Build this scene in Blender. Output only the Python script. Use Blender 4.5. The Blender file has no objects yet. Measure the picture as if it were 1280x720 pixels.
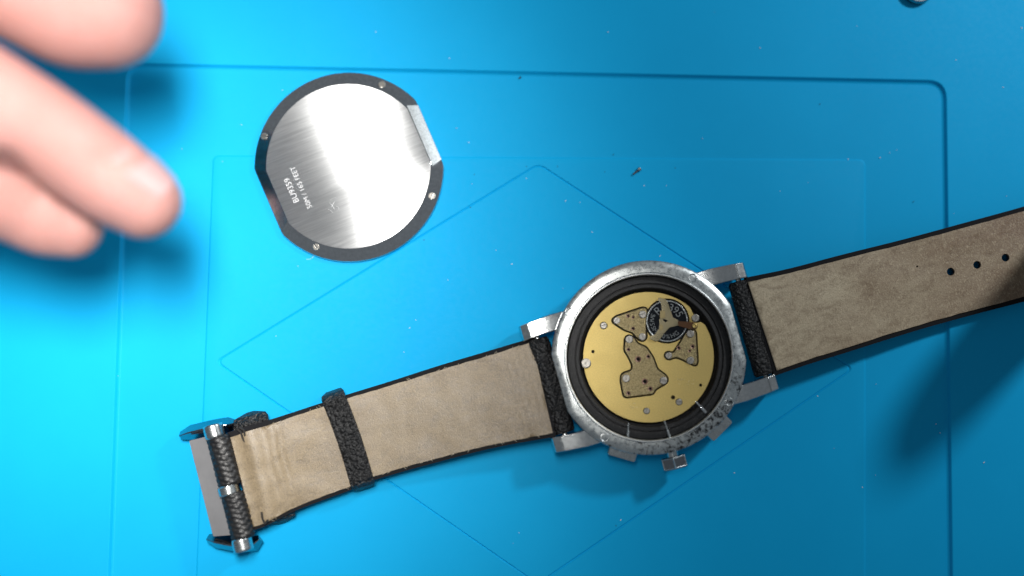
import bpy, bmesh, math, random
import numpy as np
from mathutils import Vector, Matrix, noise as mnoise
from mathutils.geometry import delaunay_2d_cdt

S = bpy.context.scene
COL = S.collection
S.unit_settings.system = 'METRIC'
S.unit_settings.scale_length = 0.01          # one unit = one centimetre
rnd = random.Random(7)
R = math.radians

# ------------------------------------------------------------------ camera
CAM_D, CAM_W, TILT = 26.0, 22.4, R(5.0)
cam = bpy.data.cameras.new('camera')
cam_o = bpy.data.objects.new('camera', cam)
COL.objects.link(cam_o)
cam_o.location = (0, -CAM_D*math.sin(TILT), CAM_D*math.cos(TILT))
cam_o.rotation_euler = (TILT, 0, 0)
cam.sensor_width = 36
cam.lens = 36*CAM_D/CAM_W
cam.clip_start, cam.clip_end = 0.1, 2000
cam.dof.use_dof = True
cam.dof.focus_distance = 25.5
cam.dof.aperture_fstop = 0.032
S.camera = cam_o

# ------------------------------------------------------------------ light
w = bpy.data.worlds.new('World')
S.world = w
w.use_nodes = True
w.node_tree.nodes['Background'].inputs[0].default_value = (0.80, 0.90, 1.0, 1)
w.node_tree.nodes['Background'].inputs[1].default_value = 0.17


def lamp(name, loc, aim, power, sx, sy, col, roll=0, shape='RECTANGLE', spread=180):
    l = bpy.data.lights.new(name, 'AREA')
    l.shape = shape
    l.size, l.size_y = sx, sy
    l.energy = power
    l.color = col
    l.spread = R(spread)
    o = bpy.data.objects.new(name, l)
    COL.objects.link(o)
    o.location = loc
    d = Vector(aim)-Vector(loc)
    q = d.to_track_quat('-Z', 'Y')
    o.rotation_euler = (q.to_matrix() @ Matrix.Rotation(roll, 3, 'Z')).to_euler()
    return o


lamp('desk_lamp', (-3.1, 4.5, 28.0), (-9.8, 0.3, 0), 1680, 10.2, 5.4, (1.0, 0.97, 0.93), roll=R(-23), spread=52.5)
lamp('side_lamp', (19.8, 14.0, 17.6), (4, 0, 0), 3500, 3.0, 3.0, (0.95, 0.98, 1.0), shape='DISK')

S.view_settings.view_transform = 'Standard'
S.view_settings.look = 'None'
S.view_settings.exposure = 0
S.view_settings.gamma = 1
S.render.engine = 'CYCLES'
S.cycles.use_denoising = True

# ------------------------------------------------------------------ geometry helpers
K = CAM_W/CAM_D/1280.0
CT, ST = math.cos(TILT), math.sin(TILT)
CX, CY, CZ = cam_o.location


def P(px, py, z=0.0):
    """the point at height z that stands at this place of the 1280 x 720 picture"""
    dx, dy, dz = (px-640)*K, -(py-360)*K, -1.0
    wy, wz = dy*CT-dz*ST, dy*ST+dz*CT
    t = (z-CZ)/wz
    return Vector((CX+dx*t, CY+wy*t, z))


def V3(px, py, zref, z):
    p = P(px, py, zref)
    return Vector((p.x, p.y, z))


CMPX = CAM_D/CAM_W*1280/CAM_D                 # pixels per cm at the mat


def cm(px, z=0.0):
    return px/CMPX*(CAM_D-z)/CAM_D


class MB:
    def __init__(s):
        s.v, s.f, s.mi = [], [], []

    def add(s, verts, faces, mi=0):
        n = len(s.v)
        s.v += [tuple(v) for v in verts]
        s.f += [tuple(i+n for i in f) for f in faces]
        s.mi += [mi]*len(faces)

    def loft(s, rings, cap0=True, cap1=True, closed=True, mi=0):
        n = len(rings[0])
        vs = [p for r in rings for p in r]
        fs = []
        for k in range(len(rings)-1):
            for i in range(n if closed else n-1):
                j = (i+1) % n
                fs.append((k*n+i, k*n+j, (k+1)*n+j, (k+1)*n+i))
        if cap0:
            fs.append(tuple(range(n))[::-1])
        if cap1:
            fs.append(tuple((len(rings)-1)*n+i for i in range(n)))
        s.add(vs, fs, mi)

    def box(s, c, ax, ay, az, mi=0):
        c, ax, ay, az = map(Vector, (c, ax, ay, az))
        vs = [c+ax*i+ay*j+az*k for k in (-1, 1) for j in (-1, 1) for i in (-1, 1)]
        s.add(vs, [(0, 2, 3, 1), (4, 5, 7, 6), (0, 1, 5, 4), (2, 6, 7, 3), (0, 4, 6, 2), (1, 3, 7, 5)], mi)

    def tube(s, pts, rad, seg=10, mi=0):
        pts = [Vector(p) for p in pts]
        rads = rad if isinstance(rad, (list, tuple)) else [rad]*len(pts)
        rings = []
        for i, p in enumerate(pts):
            d = (pts[min(i+1, len(pts)-1)]-pts[max(i-1, 0)]).normalized()
            a = d.cross(Vector((0, 0, 1)))
            if a.length < 1e-3:
                a = d.cross(Vector((0, 1, 0)))
            a.normalize()
            b = d.cross(a)
            rings.append([p+(a*math.cos(t)+b*math.sin(t))*rads[i] for t in [2*math.pi*q/seg for q in range(seg)]])
        s.loft(rings, mi=mi)

    def build(s, name, mats, parent=None, origin=None, angle=35, props=None):
        me = bpy.data.meshes.new(name)
        o0 = Vector(origin) if origin is not None else Vector((0, 0, 0))
        me.from_pydata([(v[0]-o0.x, v[1]-o0.y, v[2]-o0.z) for v in s.v], [], s.f)
        if not isinstance(mats, (list, tuple)):
            mats = [mats]
        for m in mats:
            me.materials.append(m)
        if len(mats) > 1:
            me.polygons.foreach_set('material_index', s.mi)
        b = bmesh.new()
        b.from_mesh(me)
        bmesh.ops.recalc_face_normals(b, faces=b.faces)
        b.to_mesh(me)
        b.free()
        me.polygons.foreach_set('use_smooth', [True]*len(me.polygons))
        me.set_sharp_from_angle(angle=R(angle))
        return link(name, me, parent)


def link(name, me, parent=None, loc=None, rot=None, scale=None):
    o = bpy.data.objects.new(name, me)
    COL.objects.link(o)
    if parent is not None:
        o.parent = parent
    if loc is not None:
        o.location = loc
    if rot is not None:
        o.rotation_euler = rot
    if scale is not None:
        o.scale = scale
    return o


def thing(name, loc, label, cat):
    o = bpy.data.objects.new(name, None)
    o.empty_display_size = 0.5
    COL.objects.link(o)
    o.location = loc
    o['label'], o['category'] = label, cat
    return o


def inside(x, y, poly):
    c = False
    n = len(poly)
    j = n-1
    for i in range(n):
        xi, yi = poly[i]
        xj, yj = poly[j]
        if (yi > y) != (yj > y) and x < (xj-xi)*(y-yi)/(yj-yi)+xi:
            c = not c
        j = i
    return c


def triangulate(loops, extra=()):
    """constrained triangulation, loops = closed polygons; returns the points and all faces"""
    vs, es = [], []
    for lp in loops:
        n0, n = len(vs), len(lp)
        vs += [Vector(p) for p in lp]
        es += [(n0+i, n0+(i+1) % n) for i in range(n)]
    vs += [Vector(p) for p in extra]
    ov, oe, of, a, b, c = delaunay_2d_cdt(vs, es, [], 0, 1e-5)
    return ov, of, a


def slab(mb, outer, holes, top, thick, grid=None, mi=0, mi_side=None, keep=None, bottom=True):
    """a plate whose outline (picture units) is lifted to height top(px,py); its sides drop straight down"""
    zt = top if callable(top) else (lambda x, y: top)
    ext = []
    if grid:
        xs = [p[0] for p in outer]
        ys = [p[1] for p in outer]
        x = min(xs)+grid*.5
        while x < max(xs):
            y = min(ys)+grid*.5
            while y < max(ys):
                if inside(x, y, outer) and not any(inside(x, y, h) for h in holes):
                    near = min((x-p[0])**2+(y-p[1])**2 for lp in [outer]+holes for p in lp)
                    if near > (grid*.35)**2:
                        ext.append((x+rnd.uniform(-.1, .1), y+rnd.uniform(-.1, .1)))
                y += grid
            x += grid
    ov, of, orig = triangulate([outer]+holes, ext)
    fs = []
    for f in of:
        cx = sum(ov[i].x for i in f)/len(f)
        cy = sum(ov[i].y for i in f)/len(f)
        if inside(cx, cy, outer) and not any(inside(cx, cy, h) for h in holes):
            fs.append(f)
    T = [P(v.x, v.y, zt(v.x, v.y)) for v in ov]
    B = [Vector((p.x, p.y, p.z-(thick(v.x, v.y) if callable(thick) else thick))) for p, v in zip(T, ov)]
    n = len(T)
    mb.add(T+B if bottom else T+B, fs+([tuple(i+n for i in f[::-1]) for f in fs] if bottom else []), mi)
    cnt = {}
    for f in fs:
        for i in range(len(f)):
            e = (f[i], f[(i+1) % len(f)])
            cnt[e] = 1
    side = [(b, a, a+n, b+n) for (a, b) in cnt if (b, a) not in cnt]
    base = len(mb.v)-2*n
    mb.f += [tuple(i+base for i in f) for f in side]
    mb.mi += [mi if mi_side is None else mi_side]*len(side)


def circle(cx, cy, r, n=24, a0=0):
    return [(cx+r*math.cos(a0+2*math.pi*i/n), cy+r*math.sin(a0+2*math.pi*i/n)) for i in range(n)]


def fillet(pts, r, n=5):
    out = []
    m = len(pts)
    rr = r if isinstance(r, (list, tuple)) else [r]*m
    for i in range(m):
        p, a, b = Vector(pts[i]), Vector(pts[i-1]), Vector(pts[(i+1) % m])
        u, v = (a-p), (b-p)
        lu, lv = u.length, v.length
        u.normalize()
        v.normalize()
        d = min(rr[i], lu*.45, lv*.45)
        if d < 1e-4:
            out.append(tuple(p))
            continue
        s, e = p+u*d, p+v*d
        for k in range(n+1):
            t = k/n
            q = s*(1-t)**2+p*2*t*(1-t)+e*t*t
            out.append((q.x, q.y))
    return out


def inset(pts, d):
    """moves every edge of a clockwise-or-not convex polygon inwards by d"""
    m = len(pts)
    c = Vector((sum(p[0] for p in pts)/m, sum(p[1] for p in pts)/m))
    lines = []
    for i in range(m):
        a, b = Vector(pts[i]), Vector(pts[(i+1) % m])
        t = (b-a).normalized()
        n = Vector((-t.y, t.x))
        if (c-a).dot(n) < 0:
            n = -n
        lines.append((a+n*d, t))
    out = []
    for i in range(m):
        (p, t), (q, s) = lines[i-1], lines[i]
        den = t.x*s.y-t.y*s.x
        k = ((q.x-p.x)*s.y-(q.y-p.y)*s.x)/den
        out.append((p.x+t.x*k, p.y+t.y*k))
    return out


def lerp_poly(tab, x):
    """piecewise linear (smoothed) table lookup"""
    if x <= tab[0][0]:
        return tab[0][1]
    for (x0, y0), (x1, y1) in zip(tab, tab[1:]):
        if x <= x1:
            t = (x-x0)/(x1-x0)
            return y0+(y1-y0)*t
    return tab[-1][1]


def smooth_tab(tab, x):
    if x <= tab[0][0]:
        return tab[0][1]
    if x >= tab[-1][0]:
        return tab[-1][1]
    n = len(tab)
    for i in range(n-1):
        if x <= tab[i+1][0]:
            x0, y0 = tab[i]
            x1, y1 = tab[i+1]
            m0 = (y1-tab[i-1][1])/(x1-tab[i-1][0]) if i > 0 else (y1-y0)/(x1-x0)
            m1 = (tab[i+2][1]-y0)/(tab[i+2][0]-x0) if i+2 < n else (y1-y0)/(x1-x0)
            h = x1-x0
            t = (x-x0)/h
            return (2*t**3-3*t**2+1)*y0+(t**3-2*t**2+t)*h*m0+(-2*t**3+3*t**2)*y1+(t**3-t**2)*h*m1
    return tab[-1][1]


# ------------------------------------------------------------------ materials
class Mat:
    def __init__(s, name):
        s.m = bpy.data.materials.new(name)
        s.m.use_nodes = True
        s.t = s.m.node_tree
        s.b = s.t.nodes['Principled BSDF']
        s._co = None

    def n(s, typ, **kw):
        x = s.t.nodes.new(typ)
        for k, v in kw.items():
            setattr(x, k, v)
        return x

    def put(s, sock, v):
        if hasattr(v, 'links') or isinstance(v, bpy.types.NodeSocket):
            s.t.links.new(v, sock)
        else:
            if isinstance(v, tuple) and len(v) == 3 and sock.type == 'RGBA':
                v = v+(1,)
            sock.default_value = v

    def set(s, **kw):
        for k, v in kw.items():
            s.put(s.b.inputs[k.replace('_', ' ')], v)
        return s

    def co(s):
        if s._co is None:
            s._co = s.n('ShaderNodeTexCoord').outputs['Object']
        return s._co

    def mapped(s, scale=(1, 1, 1), rot=(0, 0, 0), vec=None):
        m = s.n('ShaderNodeMapping')
        m.inputs['Scale'].default_value = scale
        m.inputs['Rotation'].default_value = rot
        s.t.links.new(vec or s.co(), m.inputs['Vector'])
        return m.outputs[0]

    def noise(s, scale, detail=3, rough=.5, vec=None, dist=0):
        x = s.n('ShaderNodeTexNoise')
        s.t.links.new(vec or s.co(), x.inputs['Vector'])
        x.inputs['Scale'].default_value = scale
        x.inputs['Detail'].default_value = detail
        x.inputs['Roughness'].default_value = rough
        x.inputs['Distortion'].default_value = dist
        return x.outputs['Fac']

    def voro(s, scale, feature='F1', vec=None, rand=1):
        x = s.n('ShaderNodeTexVoronoi', feature=feature)
        s.t.links.new(vec or s.co(), x.inputs['Vector'])
        x.inputs['Scale'].default_value = scale
        x.inputs['Randomness'].default_value = rand
        return x.outputs['Distance']

    def ramp(s, fac, *stops):
        r = s.n('ShaderNodeValToRGB')
        s.t.links.new(fac, r.inputs[0])
        e = r.color_ramp.elements
        while len(e) < len(stops):
            e.new(0.5)
        for q, (p, c) in zip(e, stops):
            q.position = p
            q.color = (c, c, c, 1) if isinstance(c, (int, float)) else c+(1,)
        return r.outputs[0]

    def mix(s, fac, a, b, typ='MIX'):
        x = s.n('ShaderNodeMix', data_type='RGBA', blend_type=typ)
        s.put(x.inputs[0], fac)
        s.put(x.inputs[6], a)
        s.put(x.inputs[7], b)
        return x.outputs[2]

    def math(s, op, a, b=0.0, c=None):
        x = s.n('ShaderNodeMath', operation=op)
        s.put(x.inputs[0], a)
        s.put(x.inputs[1], b)
        if c is not None:
            s.put(x.inputs[2], c)
        return x.outputs[0]

    def bump(s, h, strength=.5, dist=.02, normal=None):
        x = s.n('ShaderNodeBump')
        x.inputs['Strength'].default_value = strength
        x.inputs['Distance'].default_value = dist
        s.t.links.new(h, x.inputs['Height'])
        if normal is not None:
            s.t.links.new(normal, x.inputs['Normal'])
        return x.outputs[0]

    def edge(s, r=.012, samples=4):
        x = s.n('ShaderNodeBevel', samples=samples)
        x.inputs['Radius'].default_value = r
        return x.outputs[0]


def m_mat():
    m = Mat('blue_silicone')
    n1 = m.noise(.35, 4, .6)
    col = m.mix(m.ramp(n1, (.3, 0.0), (.75, 1.0)), (0.003, 0.375, 0.73), (0.004, 0.40, 0.77))
    fine = m.noise(9, 5, .7)
    m.set(Base_Color=col, Roughness=m.ramp(fine, (.3, .50), (.7, .62)), Specular_IOR_Level=.09)
    h = m.mix(.35, m.noise(60, 2), m.noise(3, 4))
    m.set(Normal=m.bump(h, .12, .01))
    return m.m


def m_steel(name, base=(.60, .63, .63), rough=.30, grime=0.0, scr=.25, pit=.0, spots=0.0):
    m = Mat(name)
    n1 = m.noise(14, 6, .65)
    n2 = m.noise(55, 4, .7)
    st = m.noise(6, 6, .75, vec=m.mapped((1, 14, 4), (0, 0, .6)), dist=.4)
    col = m.mix(m.ramp(n1, (.35, 0.0), (.7, 1.0)), tuple(c*.82 for c in base), base)
    if pit:
        col = m.mix(m.ramp(n2, (.36, pit), (.52, 0.0)), col, (.12, .13, .13))
    if grime:
        g = m.noise(7.5, 6, .72, dist=.5)
        m.gr = m.ramp(g, (.57, 0.0), (.62, grime))
        col = m.mix(m.gr, col, (.015, .015, .016))
        m.set(Metallic=m.math('SUBTRACT', 1.0, m.gr))
    else:
        m.set(Metallic=1.0)
    r = m.mix(.5, m.ramp(n1, (.3, rough*.7), (.75, rough*1.35)), m.ramp(st, (.3, rough*.7), (.75, rough*1.5)))
    m.set(Base_Color=col, Roughness=r)
    h = m.mix(.5, n2, st)
    m.set(Normal=m.bump(h, scr, .006, m.edge(.012)))
    return m.m


def m_rim():
    """worn back rim of the case: pitted, grime collected in patches"""
    m = Mat('worn_case_steel')
    n1 = m.noise(10, 6, .7)
    n2 = m.noise(48, 5, .75)
    pos = m.n('ShaderNodeSeparateXYZ')
    m.t.links.new(m.co(), pos.inputs[0])
    x, y = pos.outputs[0], pos.outputs[1]
    # dirt was trapped at the crown side of the case back
    side = m.math('ADD', m.math('MULTIPLY', x, .17), m.math('MULTIPLY', y, -.24))
    side = m.ramp(m.math('ADD', side, .35), (.30, 0.0), (.85, .20))
    g = m.noise(11, 7, .72, dist=.5)
    gr = m.ramp(m.math('ADD', g, side), (.715, 0.0), (.735, 1.0))
    col = m.mix(m.ramp(n1, (.30, 0.0), (.66, 1.0)), (.50, .53, .53), (.66, .69, .68))
    spk = m.ramp(n2, (.34, .55), (.42, 0.0))
    col = m.mix(spk, col, (.10, .105, .11))
    col = m.mix(gr, col, (.012, .013, .015))
    m.set(Base_Color=col, Metallic=m.math('SUBTRACT', 1.0, m.math('MULTIPLY', gr, .9)))
    m.set(Roughness=m.ramp(n1, (.3, .20), (.75, .42)))
    m.set(Normal=m.bump(m.mix(.45, n2, gr), .10, .005, m.edge(.014)))
    return m.m


def m_brushed():
    m = Mat('brushed_steel')
    a = m.n('ShaderNodeUVMap')
    st = m.noise(1.0, 3, .65, vec=m.mapped((2.2, 60, 1), vec=a.outputs[0]))
    st2 = m.noise(1.0, 2, .6, vec=m.mapped((.7, 18, 1), vec=a.outputs[0]))
    st3 = m.noise(1.0, 3, .6, vec=m.mapped((1.6, 130, 1), vec=a.outputs[0]))
    tg = m.n('ShaderNodeTangent', direction_type='UV_MAP')
    mixs = m.mix(.5, st, st3)
    col = m.mix(m.ramp(m.mix(.35, mixs, st2), (.34, 0.0), (.66, 1.0)), (.40, .41, .42), (.68, .69, .69))
    m.set(Base_Color=col, Metallic=.88, Roughness=.31, Anisotropic=.92, Anisotropic_Rotation=.25)
    m.t.links.new(tg.outputs[0], m.b.inputs['Tangent'])
    m.set(Normal=m.bump(mixs, .10, .004))
    return m.m


def m_gold(name, base=(.80, .63, .30), rough=.48, grain=.35, scale=70, dist=.005, low=.78):
    m = Mat(name)
    n1 = m.noise(scale, 3, .6)
    n2 = m.noise(3.0, 5, .6)
    col = m.mix(m.ramp(n1, (.33, 0.0), (.68, 1.0)), tuple(c*low for c in base), base)
    col = m.mix(m.ramp(n2, (.4, .0), (.75, .25)), col, (base[0]*.9, base[1]*.86, base[2]*.8))
    m.set(Base_Color=col, Metallic=.82, Roughness=m.ramp(n2, (.3, rough*.9), (.7, rough*1.15)))
    m.set(Normal=m.bump(n1, grain, dist, m.edge(.008)))
    return m.m


def m_leather(name='black_pebbled_leather', scale=18, depth=.065, strength=1.0):
    m = Mat(name)
    wob = m.n('ShaderNodeMix', data_type='VECTOR')
    v = m.voro(scale, 'SMOOTH_F1')
    v2 = m.voro(scale*.55, 'F1')
    n = m.noise(scale*4, 3)
    h = m.math('SUBTRACT', 1.0, m.math('ADD', m.math('MULTIPLY', v, 1.1), m.math('MULTIPLY', v2, .5)))
    h = m.math('ADD', h, m.math('MULTIPLY', n, .22))
    col = m.mix(m.ramp(m.noise(8, 4), (.35, 0.0), (.75, 1.0)), (.006, .006, .007), (.014, .014, .014))
    m.set(Base_Color=col, Roughness=m.ramp(n, (.3, .34), (.7, .55)), Specular_IOR_Level=.55)
    m.set(Normal=m.bump(h, strength, depth))
    return m.m


def m_lining(name, base, dark, seed, worn=0.0, stain_shade_at=-.2):  # worn drives the lengthwise darkening: stain, plus shade put into the colour
    m = Mat(name)
    v = m.mapped((1, 1, 1), (0, 0, R(-16)))
    mp = m.n('ShaderNodeMapping')
    mp.inputs['Location'].default_value = (seed*3.1, seed*1.7, 0)
    m.t.links.new(v, mp.inputs[0])
    v = mp.outputs[0]
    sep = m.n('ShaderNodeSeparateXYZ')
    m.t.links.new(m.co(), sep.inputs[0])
    big = m.noise(.8, 4, .55, vec=v, dist=.4)
    wide = m.noise(.55, 4, .6, vec=m.mapped((.6, 2.6, 1), vec=v), dist=.3)
    mid = m.noise(4, 6, .68, vec=m.mapped((.7, 1.3, 1), vec=v), dist=.7)
    fib = m.noise(22, 5, .72, vec=m.mapped((1.4, .7, 1), (0, 0, .3), vec=v), dist=.8)
    grain = m.noise(36, 5, .75, vec=v)
    stain_shade = m.math('ADD', m.math('MULTIPLY_ADD', sep.outputs[0], worn, stain_shade_at), m.math('MULTIPLY', m.math('SUBTRACT', big, .5), 1.0))
    stain_shade = m.math('ADD', stain_shade, m.math('MULTIPLY', m.math('SUBTRACT', wide, .5), .7))
    col = m.mix(m.ramp(stain_shade, (.12, 0.0), (.88, 1.0)), base, dark)
    col = m.mix(m.ramp(mid, (.36, .42), (.53, 0.0)), col, tuple(c*.7 for c in dark))
    col = m.mix(m.ramp(fib, (.50, 0.0), (.70, .55)), col, tuple(min(1, c*1.5) for c in base))
    col = m.mix(m.ramp(grain, (.34, .6), (.50, 0.0)), col, tuple(c*.5 for c in dark))
    m.set(Base_Color=col, Roughness=m.ramp(mid, (.32, .33), (.68, .47)), Specular_IOR_Level=.7)
    m.set(Normal=m.bump(m.mix(.3, m.mix(.6, fib, grain), mid), .6, .022))
    return m.m


def m_plastic():
    m = Mat('black_plastic')
    n = m.noise(60, 4, .7)
    sp = m.ramp(m.noise(24, 5, .75), (.56, 0.0), (.70, .6))
    col = m.mix(sp, (.006, .006, .007), (.13, .125, .12))
    m.set(Base_Color=col, Roughness=m.ramp(n, (.3, .38), (.7, .6)))
    m.set(Normal=m.bump(n, .6, .008))
    return m.m


def m_plain(name, col, rough=.5, metal=0.0, bump=0.0, scale=30):
    m = Mat(name)
    n = m.noise(scale, 4, .6)
    m.set(Base_Color=m.mix(m.ramp(n, (.3, 0.0), (.7, 1.0)), tuple(c*.8 for c in col), col), Roughness=rough, Metallic=metal)
    if bump:
        m.set(Normal=m.bump(n, bump, .01))
    return m.m


def m_skin():
    m = Mat('skin')
    n1 = m.noise(.8, 4, .6)
    n2 = m.noise(9, 5, .65)
    col = m.mix(m.ramp(n1, (.35, 0.0), (.68, 1.0)), (.44, .225, .195), (.48, .255, .23))
    col = m.mix(m.ramp(n2, (.45, 0.0), (.66, .25)), col, (.40, .13, .11))
    m.set(Base_Color=col, Roughness=.48, Subsurface_Weight=.25, Subsurface_Radius=(.35, .12, .07), Subsurface_Scale=1.0,
          Specular_IOR_Level=.4)
    line = m.noise(14, 4, .7, vec=m.mapped((1, 1, 1)), dist=1.5)
    m.set(Normal=m.bump(line, .5, .04))
    return m.m


MAT = m_mat()
RIM = m_rim()
STEEL = m_steel('steel', rough=.26, scr=.15)
LUG = m_steel('lug_steel', (.64, .66, .66), .20, scr=.08)
POL = m_steel('polished_steel', (.66, .67, .68), .07, scr=.03)
FACET = m_steel('scratched_steel', (.50, .53, .54), .34, scr=1.0, pit=.8)
SCREWST = m_steel('screw_steel', (.46, .44, .40), .36, scr=.1)
GREYSTEEL = m_plain('grey_satin_steel', (.30, .30, .31), .45, .5, scale=1.5)
EDGE = m_plain('leather_edge', (.007, .007, .009), .75, bump=.3, scale=40)
EDGE.node_tree.nodes['Principled BSDF'].inputs['Specular IOR Level'].default_value = .2
BLACKSTEEL = m_steel('dark_polished_steel', (.30, .31, .33), .16, scr=.1)
BRUSH = m_brushed()
GOLD = m_gold('gilt_main_plate', (.73, .555, .20), .44, .5, 55, .005, .70)
GOLD2 = m_gold('gilt_bridge', (.46, .37, .19), .36, 1.0, 40, .010, .42)
GOLD3 = m_gold('gilt_clip', (.42, .36, .22), .28, .10)
LEATHER = m_leather()
ROLL = m_leather('woven_leather', 30, .008, .3)
LIN1 = m_lining('suede_lining', (.270, .205, .122), (.140, .102, .060), 1, .05, .55)
LIN2 = m_lining('stained_shaded_lining', (.48, .395, .265), (.21, .130, .072), 2, .13, -.20)  # lighter base offsets the weaker light; brown end mixes stain with painted shade
PLAST = m_plastic()
DARK = m_plain('dark_recess', (.006, .006, .007), .8)
BROWN = m_plain('brown_enamel', (.10, .042, .014), .22)
BATT = m_steel('battery_steel_dark_reflection', (.030, .034, .040), .2, scr=.1)  # colour made near black to stand for the dark surroundings the steel mirrors
ETCH = m_plain('etched_mark', (.80, .81, .82), .7)
INK = m_plain('battery_mark', (.24, .26, .26), .4, .3)
SKIN = m_skin()
NAIL = m_plain('nail', (.52, .32, .31), .42)
THREAD = m_plain('thread', (.02, .018, .016), .8, bump=.5)
LINT = m_plain('lint', (.75, .80, .84), .9)
CRUMB = m_plain('crumb', (.01, .012, .03), .8)
BENCH = m_plain('bench_grey', (.25, .25, .26), .6, bump=.1)

# ------------------------------------------------------------------ the setting: bench and mat
mb = MB()
mb.box((0, 0, -1.85), (90, 0, 0), (0, 60, 0), (0, 0, 1.5))
bench = mb.build('bench', BENCH)
bench['kind'] = 'structure'

Z_OUT = 0.09
outer_c = [(159, 79), (1182, 101), (1192, 880), (130, 880)]
inner_c = [(266, 194), (1082, 199), (1082, 790), (242, 790)]
dia_c = [(673, 205), (1066, 461), (672, 730), (270, 452)]


def smooth_loop(c, d, r):
    return fillet(inset(c, d), r, 6)


loops = [([(-900, -700), (2200, -700), (2200, 1500), (-900, 1500)], Z_OUT)]
for d, z in ((0, Z_OUT), (.9, Z_OUT-.008), (1.9, Z_OUT-.030), (3.2, .026), (4.6, .008), (6.0, 0.0)):
    loops.append((smooth_loop(outer_c, d, 24-d), z))
for d, z in ((0, 0), (.8, .006), (1.8, .018), (2.8, .022)):
    loops.append((smooth_loop(inner_c, d, 9), z))
for d, z in ((-1.2, .022), (-.4, .008), (.3, -.002), (.9, .008), (1.6, .018)):
    loops.append((smooth_loop(dia_c, d, 10), z))
ov, of, orig = triangulate([l for l, z in loops])
zs = []
flat = [z for l, z in loops for p in l]
for i, v in enumerate(ov):
    zs.append(flat[orig[i][0]] if orig[i] else 0.0)
top = [V3(v.x, v.y, 0, z) for v, z in zip(ov, zs)]
mb = MB()
mb.add(top, of)
c4 = [V3(x, y, 0, z) for z in (Z_OUT, -.3) for x, y in loops[0][0]]
mb.add(c4, [(0, 1, 5, 4), (1, 2, 6, 5), (2, 3, 7, 6), (3, 0, 4, 7), (7, 6, 5, 4)])
mat_o = mb.build('work_mat', MAT, angle=12)
mat_o['label'] = 'bright blue silicone work mat with recessed rectangle and diamond outline under everything'
mat_o['category'] = 'mat'

# ------------------------------------------------------------------ shared small parts (centimetres, built at the origin)


def screw_mesh(name, slot=.16):
    """slotted head of radius 1 lying on z = 0"""
    mb = MB()
    base = [[Vector((math.cos(a), math.sin(a), z)) for a in [2*math.pi*i/20 for i in range(20)]] for z in (-.8, .05)]
    mb.loft(base)
    for sgn in (-1, 1):
        prof = []
        a0 = math.asin(slot)
        for k in range(9):
            a = a0+(math.pi-2*a0)*k/8
            prof.append((math.cos(a), sgn*math.sin(a)))

        def ring(s, z):
            return [Vector((x*s, (y-sgn*slot)*s+sgn*slot, z)) for x, y in prof]
        mb.loft([ring(.999, .05), ring(.999, .26), ring(.86, .36)])
    me_o = mb.build(name, SCREWST)
    me = me_o.data
    bpy.data.objects.remove(me_o)
    return me


SCREW = screw_mesh('screw')


def put_screw(parent, px, py, z, r, name='screw', ang=0, org=(0, 0, 0), mesh=None):
    p = P(px, py, z)-Vector(org)
    k = cm(r, z)
    return link(name, mesh or SCREW, parent, p, (0, 0, ang), (k, k, k))


def jewel_mesh():
    mb = MB()
    n = 16
    prof = [(1.0, -.1), (1.0, .10), (.80, .14), (.62, .06), (.5, -.5)]
    rings = [[Vector((r*math.cos(a), r*math.sin(a), z)) for a in [2*math.pi*i/n for i in range(n)]] for r, z in prof]
    mb.loft(rings, cap0=False, cap1=False)
    mb.add(rings[-1], [tuple(range(n))], 1)
    o = mb.build('jewel', [m_plain('jewel_rim', (.30, .17, .12), .3, .4), DARK])
    me = o.data
    bpy.data.objects.remove(o)
    return me


JEWEL = jewel_mesh()


def text_mesh(txt, size, depth=.002):
    c = bpy.data.curves.new('t', 'FONT')
    c.body = txt
    c.size = size
    c.extrude = depth
    c.align_x, c.align_y = 'CENTER', 'CENTER'
    c.resolution_u = 4
    c.offset = -.008*size
    o = bpy.data.objects.new('t', c)
    COL.objects.link(o)
    dg = bpy.context.evaluated_depsgraph_get()
    me = bpy.data.meshes.new_from_object(o.evaluated_get(dg))
    bpy.data.objects.remove(o)
    return me


# ------------------------------------------------------------------ the wristwatch
WX, WY, WA = 811.5, 447.0, R(16.0)
UC, US = math.cos(WA), math.sin(WA)


def uv(u, v):
    """watch axes (u along the strap, v across it) to picture units"""
    return (WX+u*UC+v*US, WY-u*US+v*UC)


ZB = 0.95                                        # height of the back rim
worg = P(WX, WY, 0.0)
watch = thing('wristwatch', worg, 'opened wristwatch lying face down with its gilt movement and leather strap showing', 'wristwatch')
WO = worg


def polar_ring(r, z, flat=None, seg=144, zref=ZB, c=None):
    pts = []
    for i in range(seg):
        a = 2*math.pi*i/seg
        rr = r
        if flat:
            rr = min(r, flat/max(1e-6, abs(math.cos(a))))
        if c is None:
            x, y = uv(rr*math.cos(a), rr*math.sin(a))
        else:
            x, y = c[0]+rr*math.cos(a), c[1]+rr*math.sin(a)
        pts.append(V3(x, y, zref, z))
    return pts


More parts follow.
